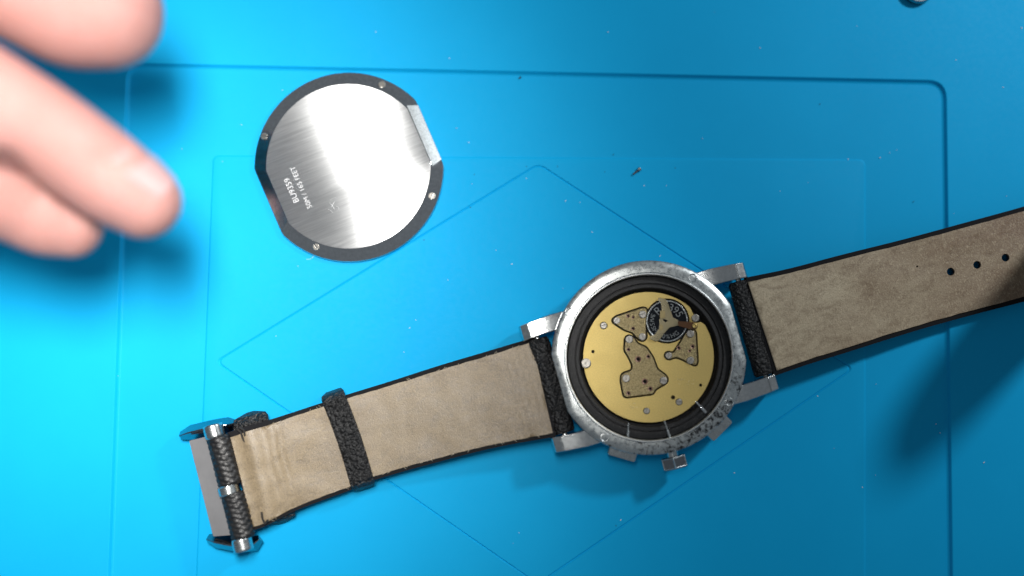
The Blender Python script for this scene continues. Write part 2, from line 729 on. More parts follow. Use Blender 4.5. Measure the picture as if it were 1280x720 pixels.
# case body with its worn back rim
mb = MB()
mb.loft([polar_ring(104, .0), polar_ring(112, .05), polar_ring(114, .16), polar_ring(116, .18, 114), polar_ring(121.5, .24, 117), polar_ring(121.8, .55, 117.5),
         polar_ring(121.8, .76, 117.5), polar_ring(121.2, .82, 116.5)], cap0=True, cap1=False)
case = mb.build('case', LUG, watch, WO)
mb = MB()
mb.loft([polar_ring(121.6, .70, 117), polar_ring(122.2, .86, 117), polar_ring(121.6, .905, 116.2), polar_ring(119.6, .928, 112.5), polar_ring(114.0, .946, 109),
         polar_ring(106.6, .95), polar_ring(106.4, .935), polar_ring(106, .935), polar_ring(105.6, .965), polar_ring(104.2, .968), polar_ring(103.2, .945),
         polar_ring(102.6, .62)], cap0=False, cap1=False)
rim = mb.build('back_rim', RIM, watch, WO, angle=24)
mb = MB()
mb.loft([polar_ring(105.9, .962), polar_ring(105.3, .974), polar_ring(104.1, .974), polar_ring(103.2, .955)], cap0=False, cap1=False)
mb.build('inner_lip', m_steel('lip_steel', (.74, .76, .76), .34, scr=.05), rim, WO)
hole = MB()
n = 16
prof = [(1.5, -.05), (1.45, .10), (1.25, .14), (1.05, .02), (1.0, -.6)]
rg = [[Vector((r*math.cos(a), r*math.sin(a), z)) for a in [2*math.pi*i/n for i in range(n)]] for r, z in prof]
hole.loft(rg, cap0=False, cap1=False)
hole.add(rg[-1], [tuple(range(n))], 1)
ho = hole.build('screw_hole', [STEEL, DARK])
hme = ho.data
bpy.data.objects.remove(ho)
for u, v in ((80, -81), (-80.5, -82), (-81, 81), (81, 81)):
    x, y = uv(u, v)
    link('screw_hole', hme, rim, P(x, y, .944)-WO, None, (cm(3.6),)*3)

# lugs
Z_LUG = .86
for su in (-1, 1):
    for sv in (-1, 1):
        st = []
        #      u    v_in  v_out  ztop  zbot
        tab = [(84, 66, 86, .80, .30), (104, 65, 86, .855, .28), (118, 65, 85, .86, .24), (134.5, 64, 83.8, .855, .22), (135.6, 64, 83.7, .835, .22),
               (136.6, 64, 83.6, .850, .22), (145.5, 63, 82.6, .80, .20), (147.6, 63, 82.3, .74, .22)]
        for u, vi, vo, zt, zb in tab:
            if su < 0 and u > 130:
                u -= 1.5
            q = [(vi, zb), (vo, zb), (vo, zt-.015), (vo-.9, zt), (vi+.9, zt), (vi, zt-.015)]
            st.append([V3(*uv(su*u, sv*a), Z_LUG, z) for a, z in q])
        mb = MB()
        mb.loft(st)
        mb.build('lug', LUG, watch, WO, angle=14)

# crown, its stem and the two pushers


def radial(px, py):
    d = P(px, py, .6)-P(WX, WY, .6)
    d.z = 0
    d.normalize()
    return d, Vector((-d.y, d.x, 0))


mb = MB()
d, t = radial(844.5, 578.5)
c0 = P(844.5, 578.5, .72)
c0.z = .52
hexr = .27
rings = []
for off, k in ((-.125, .86), (-.11, .97), (.10, 1.0), (.135, .90)):
    rg = []
    for i in range(6):
        a = math.pi/2+i*math.pi/3+R(6)
        e = hexr*k
        rg.append(c0+d*off+t*(e*math.cos(a)*1.02)+Vector((0, 0, e*math.sin(a)*.92)))
    rings.append(rg)
mb.loft(rings)
# a raised border round every facet
for i in range(6):
    a0 = math.pi/2+i*math.pi/3+R(6)
    a1 = a0+math.pi/3
    pa = t*(hexr*math.cos(a0)*1.02)+Vector((0, 0, hexr*math.sin(a0)*.92))
    pb = t*(hexr*math.cos(a1)*1.02)+Vector((0, 0, hexr*math.sin(a1)*.92))
    mb.tube([c0+d*-.10+pa, c0+d*.11+pa], .016, 6, 1)
    for off in (-.105, .105):
        mb.tube([c0+d*off+pa, c0+d*off+pb], .016, 6, 1)
crown = mb.build('crown', [BLACKSTEEL, STEEL], watch, WO)
mb = MB()
mb.tube([c0-d*.42, c0-d*.10], .13, 14)
mb.build('crown_stem', STEEL, crown, WO)
for px, py, ln in ((778.5, 566.5, .31), (899.5, 535.0, .30)):
    d, t = radial(px, py)
    c = P(px, py, .62)
    c.z = .46
    mb = MB()
    rings = []
    for off, k in ((-.32, 1), (.085, 1), (.115, .93)):
        q = fillet([(-ln*k, -.15*k), (ln*k, -.15*k), (ln*k, .15*k), (-ln*k, .15*k)], .05, 3)
        rings.append([c+d*off+t*a+Vector((0, 0, b)) for a, b in q])
    mb.loft(rings)
    mb.build('pusher', STEEL, watch, WO)

# black movement holder
mb = MB()
ZR = .84
def pr(r, z): return polar_ring(r, z, zref=ZR)
mb.loft([pr(102.4, .62), pr(102.4, .80), pr(101.2, .825), pr(97, .842), pr(93.2, .842), pr(92.6, .80), pr(91.8, .80), pr(91.2, .832), pr(87.8, .835), pr(86.6, .815),
         pr(85.4, .72), pr(84, .70), pr(80, .60)], cap0=False, cap1=False)
holder = mb.build('movement_holder', PLAST, watch, WO, angle=30)
# stems bridging the holder on the crown side, and a few moulded details
for (a, b, wd, m) in (((785.5, 529), (784.5, 549), 2.2, STEEL), ((830.5, 526), (837.5, 548), 1.8, STEEL), ((869.5, 502), (882.5, 516), 2.2, POL)):
    p, q = P(*a, .82), P(*b, .85)
    p.z, q.z = .835, .845
    mb = MB()
    mb.tube([p, p+(q-p)*.5, p+(q-p)*.52, q], [cm(wd)*.55, cm(wd)*.55, cm(wd)*.95, cm(wd)*.95], 8)
    mb.build('stem', m, holder, WO)
for a, da, r0, r1, z in ((196, 10, 88.5, 91, .838), (211, 7, 95, 98, .845), (318, 6, 93, 96, .845), (75, 12, 86, 92, .84), (108, 9, 87, 91, .84), (140, 16, 88, 90, .838), (45, 10, 94, 97, .846)):
    mb = MB()
    k = 6
    rings = []
    for i in range(k+1):
        th = R(a-da/2+da*i/k)
        q = [(r0, z-.03), (r1, z-.03), (r1-.4, z+.012), (r0+.4, z+.012)]
        rings.append([V3(WX+r*math.cos(th), WY-r*math.sin(-th), ZR, zz) for r, zz in q])
    mb.loft(rings)
    mb.build('moulded_rib', PLAST, holder, WO)

# gilt movement ---------------------------------------------------------------
GZ = .745                                        # top of the main plate
GX, GY, GR = 810.7, 446.6, 81.6


def g(x, y):                                     # coordinates read at four times size
    return (720+x/4.0, 350+y/4.0)


disc = []
for i in range(120):
    a = 2*math.pi*i/120
    x, y = GX+GR*math.cos(a), GY+GR*math.sin(a)
    disc.append((x, y))
notch = [g(580, 160), g(590, 176), g(577, 190), g(585, 208), g(604, 214), g(622, 210)]
ang = [math.atan2(p[1]-GY, p[0]-GX) for p in (g(590, 130), g(640, 222))]
disc = [p for p in disc if not (ang[0] < math.atan2(p[1]-GY, p[0]-GX) < ang[1])]
k = max(range(len(disc)), key=lambda i: (math.hypot(disc[i][0]-disc[i-1][0], disc[i][1]-disc[i-1][1])))
disc = disc[k:]+disc[:k]
disc = disc[::-1]
disc = disc+[]
# the gap lies between the last and the first point; walk through the notch
first, last = disc[0], disc[-1]
if math.hypot(last[0]-notch[0][0], last[1]-notch[0][1]) > math.hypot(last[0]-notch[-1][0], last[1]-notch[-1][1]):
    notch = notch[::-1]
disc = disc+notch
mp_holes = [circle(*g(85, 358), 2.0, 12), circle(*g(623, 526), 2.0, 12), circle(*g(485, 587), 2.6, 14), circle(*g(353, 655), 4.2, 16), circle(*g(515, 610), 4.4, 16),
            circle(*g(138, 228), 4.8, 16), circle(833.9, 401.3, 28.2, 48)]
p1 = fillet([g(181, 196), g(200, 181), g(332, 137), g(352, 140), g(357, 160), g(352, 200), g(350, 240), g(354, 285), g(346, 300), g(330, 306), g(312, 298), g(278, 262), g(243, 252), g(196, 222), g(182, 210)], 3, 3)
p2 = fillet([g(245, 288), g(265, 275), g(286, 284), g(310, 318), g(350, 334), g(386, 386), g(408, 446), g(452, 478), g(461, 500), g(450, 518), g(402, 545), g(386, 571), g(252, 588), g(237, 581), g(222, 500), g(226, 474), g(240, 463), g(276, 452), g(281, 428), g(264, 390), g(240, 352)], 3, 3)
p3 = fillet([g(443, 378), g(448, 364), g(464, 358), g(486, 364), g(516, 318), g(541, 275), g(556, 252), g(592, 249), g(600, 262), g(605, 340), g(609, 410), g(603, 426), g(590, 428), g(545, 405), g(500, 386), g(470, 398), g(452, 394)], 3, 3)


def grow(poly, d):
    m = len(poly)
    area = sum(poly[i-1][0]*poly[i][1]-poly[i][0]*poly[i-1][1] for i in range(m))
    s = 1 if area > 0 else -1
    out = []
    for i in range(m):
        a, b = Vector(poly[i-1]), Vector(poly[(i+1) % m])
        t = (b-a).normalized()
        out.append((poly[i][0]+t.y*d*s, poly[i][1]-t.x*d*s))
    return out


mb = MB()
slab(mb, disc, mp_holes+[grow(p2, 1.4), grow(p1, 1.4), grow(p3, 1.4)], GZ, .10)
# the floor that shows in the holes and round the bridges
mb.add([P(*p, GZ-.075) for p in circle(GX, GY, GR-1.5, 60)], [tuple(range(60))], 1)
mb.add([P(*p, GZ-.10) for p in circle(GX, GY, GR+4.5, 60)], [tuple(range(60))], 2)
mov = mb.build('movement', [GOLD, m_plain('groove', (.015, .010, .006), .7), DARK], watch, WO)

BZ = GZ+.004
bridge_data = (
    (p1, [(260, 180, 10), (285, 187, 8), (285, 243, 10)], [(203, 203, 17), (333, 172, 19), (331, 284, 18)]),
    (p2, [(262, 348, 10), (311, 396, 16), (361, 383, 11), (344, 508, 16), (371, 544, 12), (262, 566, 11)], [(265, 297, 19), (250, 492, 19), (437, 503, 19)]),
    (p3, [(513, 340, 11), (583, 333, 11), (568, 354, 8)], [(572, 268, 20), (463, 378, 17), (572, 402, 19)]))
for poly, holes, screws in bridge_data:
    mb = MB()
    slab(mb, grow(poly, -.9), [circle(*g(x, y), r/4.0, 12) for x, y, r in holes], BZ+.012, .08)
    ra, rb = [P(x, y, BZ-.012) for x, y in poly], [P(x, y, BZ+.0115) for x, y in grow(poly, -.85)]
    mb.loft([ra, rb], cap0=False, cap1=False, mi=1)
    br = mb.build('bridge', [GOLD2, GOLD3], mov, WO, angle=20)
    for x, y, r in holes:
        q = P(*g(x, y), BZ+.008)-WO
        link('jewel', JEWEL, mov, q, None, (cm(r/4.0, BZ)*.99,)*3)
    for x, y, r in screws:
        put_screw(mov, *g(x, y), BZ+.012, r/4.0, ang=rnd.uniform(0, 3), org=WO)
    # embossed little arcs on the bridge
    cx = sum(p[0] for p in poly)/len(poly)
    cy = sum(p[1] for p in poly)/len(poly)
    mb = MB()
    for q in range(5):
        ax, ay = cx+rnd.uniform(-9, 9), cy+rnd.uniform(-9, 9)
        if not inside(ax, ay, poly):
            continue
        a0 = rnd.uniform(0, 6)
        pts = [P(ax+2.2*math.cos(a0+j*.5), ay+2.2*math.sin(a0+j*.5), BZ+.013) for j in range(5)]
        if all(inside(ax+3.4*math.cos(a0+j*.5), ay+3.4*math.sin(a0+j*.5), poly) for j in range(5)):
            mb.tube(pts, .006, 5)
    if mb.v:
        mb.build('embossed_arc', GOLD3, mov, WO)['kind'] = 'stuff'
for x, y, r, z in ((138, 228, 17, GZ-.01), (353, 655, 15, GZ-.02), (515, 610, 16, GZ-.02)):
    put_screw(mov, *g(x, y), z, r/4.0, ang=rnd.uniform(0, 3), org=WO)
put_screw(mov, *g(50, 416), GZ+.03, 6.2, ang=.9, org=WO)
put_screw(mov, *g(597, 190), GZ+.03, 4.9, ang=1.2, org=WO)

for (mx, my, ww, n_) in ((280, 630, 22, 9), (548, 508, 48, 13)):  # bright strokes for illegible engraved lettering on the main plate
    mb = MB()
    for q in range(n_):
        x, y = mx+rnd.uniform(-ww, ww), my+rnd.uniform(-14, 14)-(ww > 30)*.35*(0)
        a = rnd.uniform(-1.2, .6)
        l = rnd.uniform(5, 16)
        mb.tube([P(*g(x, y), GZ+.001), P(*g(x+l*.5*math.cos(a)+2, y+l*.5*math.sin(a)), GZ+.002), P(*g(x+l*math.cos(a), y+l*math.sin(a)), GZ+.001)], .0035, 4)
    mb.build('engraved_mark', m_gold('bright_engraving', (.95, .85, .55), .3, .1), mov, WO)['kind'] = 'stuff'

# battery under its three-armed clip
BX, BY, BR = 833.9, 401.3, 26.4
BTZ = GZ+.035


def bring(r, z): return [V3(x, y, BTZ, z) for x, y in circle(BX, BY, r, 48)]


mb = MB()
mb.loft([bring(BR, GZ-.07), bring(BR, BTZ-.02), bring(BR-.6, BTZ)], cap0=False, cap1=False, mi=1)
mb.loft([bring(BR-.6, BTZ), bring(BR-1.8, BTZ), bring(BR-2.2, BTZ-.012)], cap0=False, cap1=False, mi=1)
mb.loft([bring(BR-2.2, BTZ-.012), bring(1, BTZ-.012)], cap0=False, cap1=True, mi=0)
mb.build('battery', [BATT, STEEL], mov, WO)


def h(x, y):                                     # coordinates read at nine times size
    return (790+x/9.0, 360+y/9.0)


clip = fillet([h(298, 106), h(385, 130), h(410, 185), h(436, 262), h(462, 332), h(522, 364), h(527, 420), h(462, 434), h(420, 446), h(366, 505), h(312, 582), h(272, 602), h(200, 572), h(208, 540), h(262, 520), h(302, 466), h(312, 400), h(306, 360), h(332, 308), h(336, 230), h(320, 150), h(288, 142)], .9, 3)


def clip_z(x, y):
    d_ = math.hypot(x-833.5, y-401)
    return BTZ+.035-.012*max(0, d_-14)/10


mb = MB()
slab(mb, clip, [fillet([h(345, 345), h(372, 352), h(410, 372), h(372, 386), h(355, 372)], .5, 2)], clip_z, .022, grid=2.6)
mb.build('battery_clip', GOLD3, mov, WO)
mb = MB()
slab(mb, fillet([h(318, 255), h(372, 252), h(376, 330), h(330, 345), h(312, 330)], .8, 2), [], BTZ+.046, .012)
TARN = m_gold('tarnished_gilt', (.40, .32, .16), .4, .2)
mb.build('clip_tab', TARN, mov, WO)
mb = MB()
slab(mb, fillet([h(318, 405), h(352, 420), h(345, 470), h(306, 480)], .8, 2), [], BTZ+.044, .012)
mb.build('clip_tab', TARN, mov, WO)
mb = MB()
slab(mb, fillet([h(518, 372), h(640, 380), h(712, 388), h(738, 408), h(738, 446), h(712, 466), h(640, 458), h(518, 424)], 1.5, 3), [], BTZ+.055, .02)
mb.build('contact_bar', BROWN, mov, WO)
mb = MB()
ex, ey = h(700, 426)
mb.loft([[V3(x, y, BTZ, z) for x, y in circle(ex, ey, r, 16)] for r, z in ((3.1, BTZ+.05), (3.0, BTZ+.075), (2.2, BTZ+.08), (1.4, BTZ+.07), (1.2, BTZ+.056))], cap0=False, cap1=True)
mb.build('eyelet', GOLD, mov, WO)
ltr = []
for ch, a in zip('SWISSM', (158, 171, 181.5, 192, 205, 219)):
    ltr.append((ch, a, 19.2, 5.6, True))
for ch, a in zip('0%HG', (258, 273, 291, 308)):
    ltr.append((ch, a, 19.6, 5.6, True))
for ch, a in zip('395', (73, 51, 29)):
    ltr.append((ch, a, 17.2, 9.6, False))
ltr.append(('R', 131, 16.6, 10.5, False))
for ch, a, r, sz, low in ltr:
    me = text_mesh(ch, cm(sz*1.38, BTZ), .001)
    me.materials.clear()
    me.materials.append(INK)
    pos = V3(BX+r*math.cos(R(a)), BY-r*math.sin(R(a)), BTZ, BTZ-.009)
    link('battery_marking', me, mov, pos-WO, (0, 0, R(a+90 if low else a-90)))

# strap ------------------------------------------------------------------------


def z_right(x, y):
    return smooth_tab([(900, .70), (960, .70), (1040, .62), (1120, .46), (1190, .34), (1280, .30), (1380, .30)], x+(y-400)*.28)


def z_left(x, y):
    s = x+(y-520)*.28
    return smooth_tab([(280, .62), (320, .60), (352, .56), (372, .52), (420, .42), (470, .42), (540, .48), (620, .62), (690, .72), (720, .72)], s)


def densify(poly, step, jit=0.0):
    out = []
    for i in range(len(poly)):
        a, b = Vector(poly[i]), Vector(poly[(i+1) % len(poly)])
        n = max(1, int((b-a).length/step))
        for k in range(n):
            q = a+(b-a)*(k/n)
            out.append((q.x+rnd.uniform(-jit, jit), q.y+rnd.uniform(-jit, jit)))
    return out


def curve(tab, xs):
    return [(x, smooth_tab(tab, x)) for x in xs]


rt_top = [(932, 347), (985, 336), (1050, 319), (1130, 299), (1200, 280), (1280, 258), (1400, 222), (1500, 192), (1560, 178)]
rt_bot = [(968, 470), (1010, 455.5), (1060, 440), (1120, 421), (1165, 407.5), (1220, 392.5), (1280, 377), (1400, 343), (1500, 312), (1560, 292)]
right_body = curve(rt_top, [932+i*14.1 for i in range(30)])+curve(rt_bot, [968+i*13.7 for i in range(29)])[::-1]
right_lin = [(x, y+6.0) for x, y in curve(rt_top, [935+i*10.4 for i in range(40)])]+[(x, y-6.0) for x, y in curve(rt_bot, [971+i*9.9 for i in range(40)])][::-1]
holes_r = [circle(1188.5, 339.5, 5, 14), circle(1221.5, 331.0, 5, 14), circle(1257.0, 322.0, 5, 14), circle(1292, 312.5, 5, 14), circle(1146.5, 333, 1.3, 8)]
right_lin = [(x+rnd.uniform(-.35, .35), y+rnd.uniform(-.35, .35)) for x, y in right_lin]
mb = MB()
slab(mb, right_body, holes_r, z_right, lambda x, y: .20-.08*min(1, max(0, (x-1080)/100)), grid=16)
# beyond the picture edge the free end curls upwards
p0 = P(1346, 298, .40)
ad = (P(1322, 305, 0)-P(1200, 338, 0)).normalized()
wd = Vector((-ad.y, ad.x, 0))
rings = []
for i, (a_, z_) in enumerate(((-.1, .275), (0, .28), (.10, .45), (.12, .85), (.02, 1.4), (-.14, 1.95), (-.34, 2.5), (-.54, 3.05), (-.72, 3.5), (-.86, 3.95), (-.95, 4.25), (-1.0, 4.45))):
    hw = (.93, .93, .92, .90, .86, .82, .78, .74, .68, .58, .44, .24)[i]
    c_ = p0+ad*a_
    c_.z = z_
    tn = (0, 0, 0)
    rings.append([c_-wd*hw, c_+wd*hw, c_+wd*hw-ad*.16+Vector((0, 0, .14)), c_-wd*hw-ad*.16+Vector((0, 0, .14))])
mb.loft(rings)
strap_r = mb.build('strap', EDGE, watch, WO, angle=50)
strap_r['label'] = 'longer strap half with punched holes'
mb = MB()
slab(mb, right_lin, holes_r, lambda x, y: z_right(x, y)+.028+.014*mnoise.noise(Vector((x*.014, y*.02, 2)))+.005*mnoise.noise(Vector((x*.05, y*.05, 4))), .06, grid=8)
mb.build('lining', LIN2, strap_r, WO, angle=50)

lt_top = [(284, 541), (312, 531.5), (336, 525), (398, 505), (433, 493.5), (490, 476), (549, 457), (613, 438), (668, 421.5)]
lt_bot = [(317, 663), (330, 658.5), (369, 638.5), (440, 612), (470, 599.5), (546, 578), (619, 559.5), (696, 545.5)]
left_body = curve(lt_top, [284+i*12.8 for i in range(31)])+curve(lt_bot, [317+i*12.6 for i in range(31)])[::-1]


def fold(x, y):
    """the lining is turned back near the buckle: a thicker flap that ends in a crease"""
    s = x-(y-534)*.245                            # crease runs along s = 344
    s += 2.5*mnoise.noise(Vector((x*.03, y*.03, 3.1)))
    z = .030*min(1, max(0, (346-s)/7))
    z -= .026*math.exp(-((s-345)/3.5)**2)*(.6+.6*mnoise.noise(Vector((0, y*.04, 7.7))))
    z += .050*math.exp(-((s-309)/11.0)**2)*(1+.4*mnoise.noise(Vector((x*.02, y*.02, 1))))
    z -= .018*math.exp(-((s-327)/5.0)**2)
    z += .020*mnoise.noise(Vector((x*.018, y*.022, 0)))+.006*mnoise.noise(Vector((x*.06, y*.05, 5)))
    if s > 640:                                   # fine wrinkles beside the case
        z += .008*math.sin(s*.75+2*mnoise.noise(Vector((x*.03, y*.03, 9))))*min(1, (s-640)/20)
    return z


lin_t = [(288, 547), (312, 538.5), (336, 531), (398, 510), (433, 498.5), (490, 481.5), (549, 463), (613, 444), (665, 427.5)]
lin_b = [(316, 659), (330, 654.5), (369, 634), (440, 607), (470, 595), (546, 573), (619, 555), (691.5, 541.5)]
left_lin = curve(lin_t, [288+i*9.2 for i in range(42)])+curve(lin_b, [316+i*9.15 for i in range(42)])[::-1]
left_lin = [(x+rnd.uniform(-.4, .4), y+rnd.uniform(-.5, .5)) for x, y in left_lin]
mb = MB()
slab(mb, left_body, [], z_left, .27, grid=16)
strap_l = mb.build('strap', EDGE, watch, WO, angle=50)
strap_l['label'] = 'strap half that carries keeper and buckle'
mb = MB()
slab(mb, left_lin, [], lambda x, y: z_left(x, y)+.028+fold(x, y), .06, grid=4)
mb.build('lining', LIN1, strap_l, WO, angle=60)

# leather turned round the spring bars beside the case
for su, u0, u1 in ((-1, 113.5, 142), (1, 122.5, 147.5)):
    uc, rr = (u0+u1)/2, (u1-u0)/2
    rings = []
    vmax = 61.5
    for k in range(41):
        v = -vmax+2*vmax*k/40
        e = 1.0 if 0 < k < 40 else .86
        p = V3(*uv(su*uc, v), .78, .56)
        du = P(*uv(su*(uc+1), v), .78)-P(*uv(su*uc, v), .78)
        rad = cm(rr, .78)
        ring = []
        for q in range(18):
            a = 2*math.pi*q/18
            bmp = 1+.018*math.sin(k*1.9+q*2.3)+.015*math.sin(k*.8-q*3.1)
            ring.append(p+du.normalized()*(rad*math.cos(a)*e*bmp)+Vector((0, 0, .20*math.sin(a)*e*bmp)))
        rings.append(ring)
    mb = MB()
    mb.loft(rings)
    mb.build('strap_loop', LEATHER, strap_l if su < 0 else strap_r, WO, angle=60)
    mb = MB()
    a, b = P(*uv(su*uc, -70), .6), P(*uv(su*uc, 70), .6)
    a.z = b.z = .5
    mb.tube([a, b], .06, 10)
    mb.build('spring_bar', STEEL, strap_l if su < 0 else strap_r, WO)

# the loose keeper round the strap
ka, kb = Vector((412.5, 487.5)), Vector((455.0, 613.0))


def band(name, a, b, half, ztop, zlow, steps=30, mat=LEATHER, bow=2.0, over=.10, t_in=.07, rnd_end=.35):
    """a leather band over (or under) the strap: closed loop section swept along the strap direction"""
    ax = (b-a)
    nrm = Vector((-ax.y, ax.x)).normalized()
    rings = []
    for k in range(steps+1):
        t = k/steps
        c = a+ax*t+nrm*(bow*math.sin(math.pi*t))
        e = min(t, 1-t)/over
        zt = ztop if e >= 1 else zlow+(ztop-zlow)*math.sqrt(max(0, 1-(1-e)**2))
        wob = .004*math.sin(k*2.1)
        ring = []
        for s, dz in ((-1, -t_in), (-1, -.015), (-.93, 0.0), (-.45, .012), (0, .016), (.45, .012), (.93, 0), (1, -.015), (1, -t_in)):
            e2 = min(1, min(t, 1-t)/.07)
            q = c+nrm*(s*half*(1-rnd_end*(1-math.sqrt(max(0, 1-(1-e2)**2)))))
            ring.append(V3(q.x, q.y, ztop, zt+dz+wob))
        rings.append(ring)
    mb = MB()
    mb.loft(rings)
    return mb.build(name, mat, watch, WO, angle=60)


band('keeper', ka, kb, 15.0, .60, .16, bow=-2.5)
# the fixed keeper that peeks out from under the strap near the buckle
band('keeper', Vector((309, 515)), Vector((349, 656)), 23, .40, .12, bow=0, over=.12, rnd_end=.8)

# thread stitches at the turned-back end
for pts in (((296, 536), (301, 540), (303, 547), (307, 555)), ((299, 534), (305, 538), (306, 545)), ((327, 640), (328, 648), (331, 655)), ((331, 655), (335, 650))):
    mb = MB()
    mb.tube([P(x, y, z_left(x, y)+.085+.03*math.sin(i*1.3)) for i, (x, y) in enumerate(pts)], .022, 6)
    mb.build('stitch', THREAD, strap_l, WO)
# frayed fibres along the cut lining edge
mb = MB()
for i in range(34):
    if i % 2:
        x = rnd.uniform(330, 660)
        y = smooth_tab(lin_t, x)
        s = -1
    else:
        x = rnd.uniform(330, 690)
        y = smooth_tab(lin_b, x)
        s = 1
    l = rnd.uniform(1, 3)
    z = z_left(x, y)+.03
    a = rnd.uniform(-4, 4)
    mb.tube([P(x, y, z), P(x+a*.5, y+s*l*.5, z+.02), P(x+a, y+s*l, z-.01)], .005, 4)
fr = mb.build('frayed_fibre', m_plain('fibre', (.42, .36, .27), .9), strap_l, WO)
fr['kind'] = 'stuff'

# buckle --------------------------------------------------------------------------
bo = bpy.data.objects.new('buckle', None)
COL.objects.link(bo)
bo.parent = watch
A, B = Vector((264.5, 533.0)), Vector((303.5, 688.0))
bz = .62


def axp(t): 
    q = A+(B-A)*t
    p = P(q.x, q.y, bz+.1)
    p.z = bz
    return p


axd = (axp(1)-axp(0)).normalized()
axn = Vector((-axd.y, axd.x, 0))
rad = cm(12.6, bz)


axr = axn if axn.x > 0 else -axn


def roll(t0, t1, rfun, steps, seg=56, ez=1.0, off=0.0):
    rings = []
    for k in range(steps+1):
        t = t0+(t1-t0)*k/steps
        p = axp(t)+(axr*off)
        ring = []
        for q in range(seg):
            a = 2*math.pi*q/seg
            r = rfun(k/steps, a)
            ring.append(p+axn*(r*math.cos(a))+Vector((0, 0, r*math.sin(a)*ez)))
        rings.append(ring)
    mb = MB()
    mb.loft(rings)
    return mb


def weave(s0):
    def f(t, a):
        # slanting plaited scales in offset rows
        x = t*9+s0+a*1.0
        row = math.floor(x)
        y = a*1.1-t*3.2+.5*(row % 2)
        fx, fy = x-row, y-math.floor(y)
        l = (math.sin(math.pi*fx)*math.sin(math.pi*fy))**.45*(.75+.25*fy)
        e = min(1, min(t, 1-t)/.05)
        return rad*1.22*(.90+.11*l)*(.88+.12*e)
    return f


roll(.085, .485, weave(0), 110, ez=.85, off=.06).build('wrapped_roll', ROLL, bo, WO, angle=70)
roll(.545, .915, weave(.4), 110, ez=.85, off=.06).build('wrapped_roll', ROLL, bo, WO, angle=70)


def capf(t, a):
    e = min(t, 1-t)
    return rad*(1.0 if e > .12 else .90+.10*math.sqrt(max(0, 1-(1-e/.12)**2)))


roll(-.012, .095, capf, 14).build('end_cap', STEEL, bo, WO, angle=40)
roll(.478, .555, lambda t, a: capf(t, a)*1.05, 10).build('centre_ring', STEEL, bo, WO, angle=40)
roll(.905, 1.01, capf, 14).build('end_cap', STEEL, bo, WO, angle=40)

mb = MB()
slab(mb, densify(fillet([(236.5, 551), (257, 546), (268, 545), (299, 662), (300, 668), (266.5, 670.5)], 1.5, 3), 12), [], lambda x, y: .50+.003*(x-250-(y-550)*.25), .09, grid=8)
mb.build('front_plate', GREYSTEEL, bo, WO)
for pts in (((224, 545, .34), (236, 541, .46), (252, 537, .54), (268, 533.5, .56), (284, 531, .50), (292, 529, .40)),
            ((258, 674, .34), (268, 677, .44), (282, 680, .50), (300, 683, .52), (316, 681, .46), (324, 674, .36))):
    rings = []
    pp = [P(x, y, z) for x, y, z in pts]
    for i, p in enumerate(pp):
        d = (pp[min(i+1, len(pp)-1)]-pp[max(i-1, 0)])
        d.z = 0
        d.normalize()
        nn = Vector((-d.y, d.x, 0))
        k = .55 if i in (0, len(pp)-1) else 1.0
        ring = []
        for q_, z_ in ((.16, -.16), (.015, .14), (-.015, .14), (-.16, -.16), (0, -.22)):
            ring.append(p+nn*(q_*k)+Vector((0, 0, z_*k-.06)))
        rings.append(ring)
    mb = MB()
    mb.loft(rings)
    mb.build('side_arm', BLACKSTEEL, bo, WO, angle=18)

# ------------------------------------------------------------------ the case back
BCX, BCY, BA = 435.5, 208.0, R(23.3)
bc, bs = math.cos(BA), math.sin(BA)


def cb(u, v): return (BCX+u*bc+v*bs, BCY-u*bs+v*bc)


borg = P(BCX, BCY, 0)
back = thing('case_back', borg, 'round steel case back with two flat sides and brushed face, lying beside the hand', 'case back')


def bring2(r, flat, z, seg=160):
    pts = []
    for i in range(seg):
        a = 2*math.pi*i/seg
        rr = min(r, flat/max(1e-6, abs(math.cos(a))))
        pts.append(V3(*cb(rr*math.cos(a), rr*math.sin(a)), .2, z))
    return pts


mb = MB()
mb.loft([bring2(110, 103, .012), bring2(117.5, 109.5, .03), bring2(119, 110.5, .055), bring2(119, 110.5, .095), bring2(118.2, 109.8, .112), bring2(104.0, 97.0, .196), bring2(102.8, 96.4, .205)],
        cap0=True, cap1=False)
brim = mb.build('bevelled_rim', m_steel('mirror_steel', (.78, .79, .80), .09, scr=.05), back, borg, angle=18)
mb = MB()
ring = bring2(102.8, 96.4, .205)
mb.loft([ring, bring2(102.0, 95.8, .2075)], cap0=False, cap1=True)
face = mb.build('brushed_face', BRUSH, back, borg, angle=40)
# brushing direction as texture directions
uvl = face.data.uv_layers.new(name='UVMap')
ca, sa = math.cos(R(22)), math.sin(R(22))
for lp in face.data.loops:
    v = face.data.vertices[lp.vertex_index].co
    uvl.data[lp.index].uv = (v.x*ca+v.y*sa, -v.x*sa+v.y*ca)
for x, y in ((477.5, 105.5), (330.5, 170.5), (395.5, 308.5), (540, 245)):
    o = put_screw(back, x, y, .150, 4.6, ang=rnd.uniform(0, 3), org=borg)
    dd = P(x, y, .15)-P(BCX, BCY, .15)
    dd.z = 0
    o.rotation_euler = (Matrix.Rotation(R(12), 3, Vector((-dd.y, dd.x, 0)).normalized()) @ Matrix.Rotation(rnd.uniform(0, 3), 3, 'Z')).to_euler()
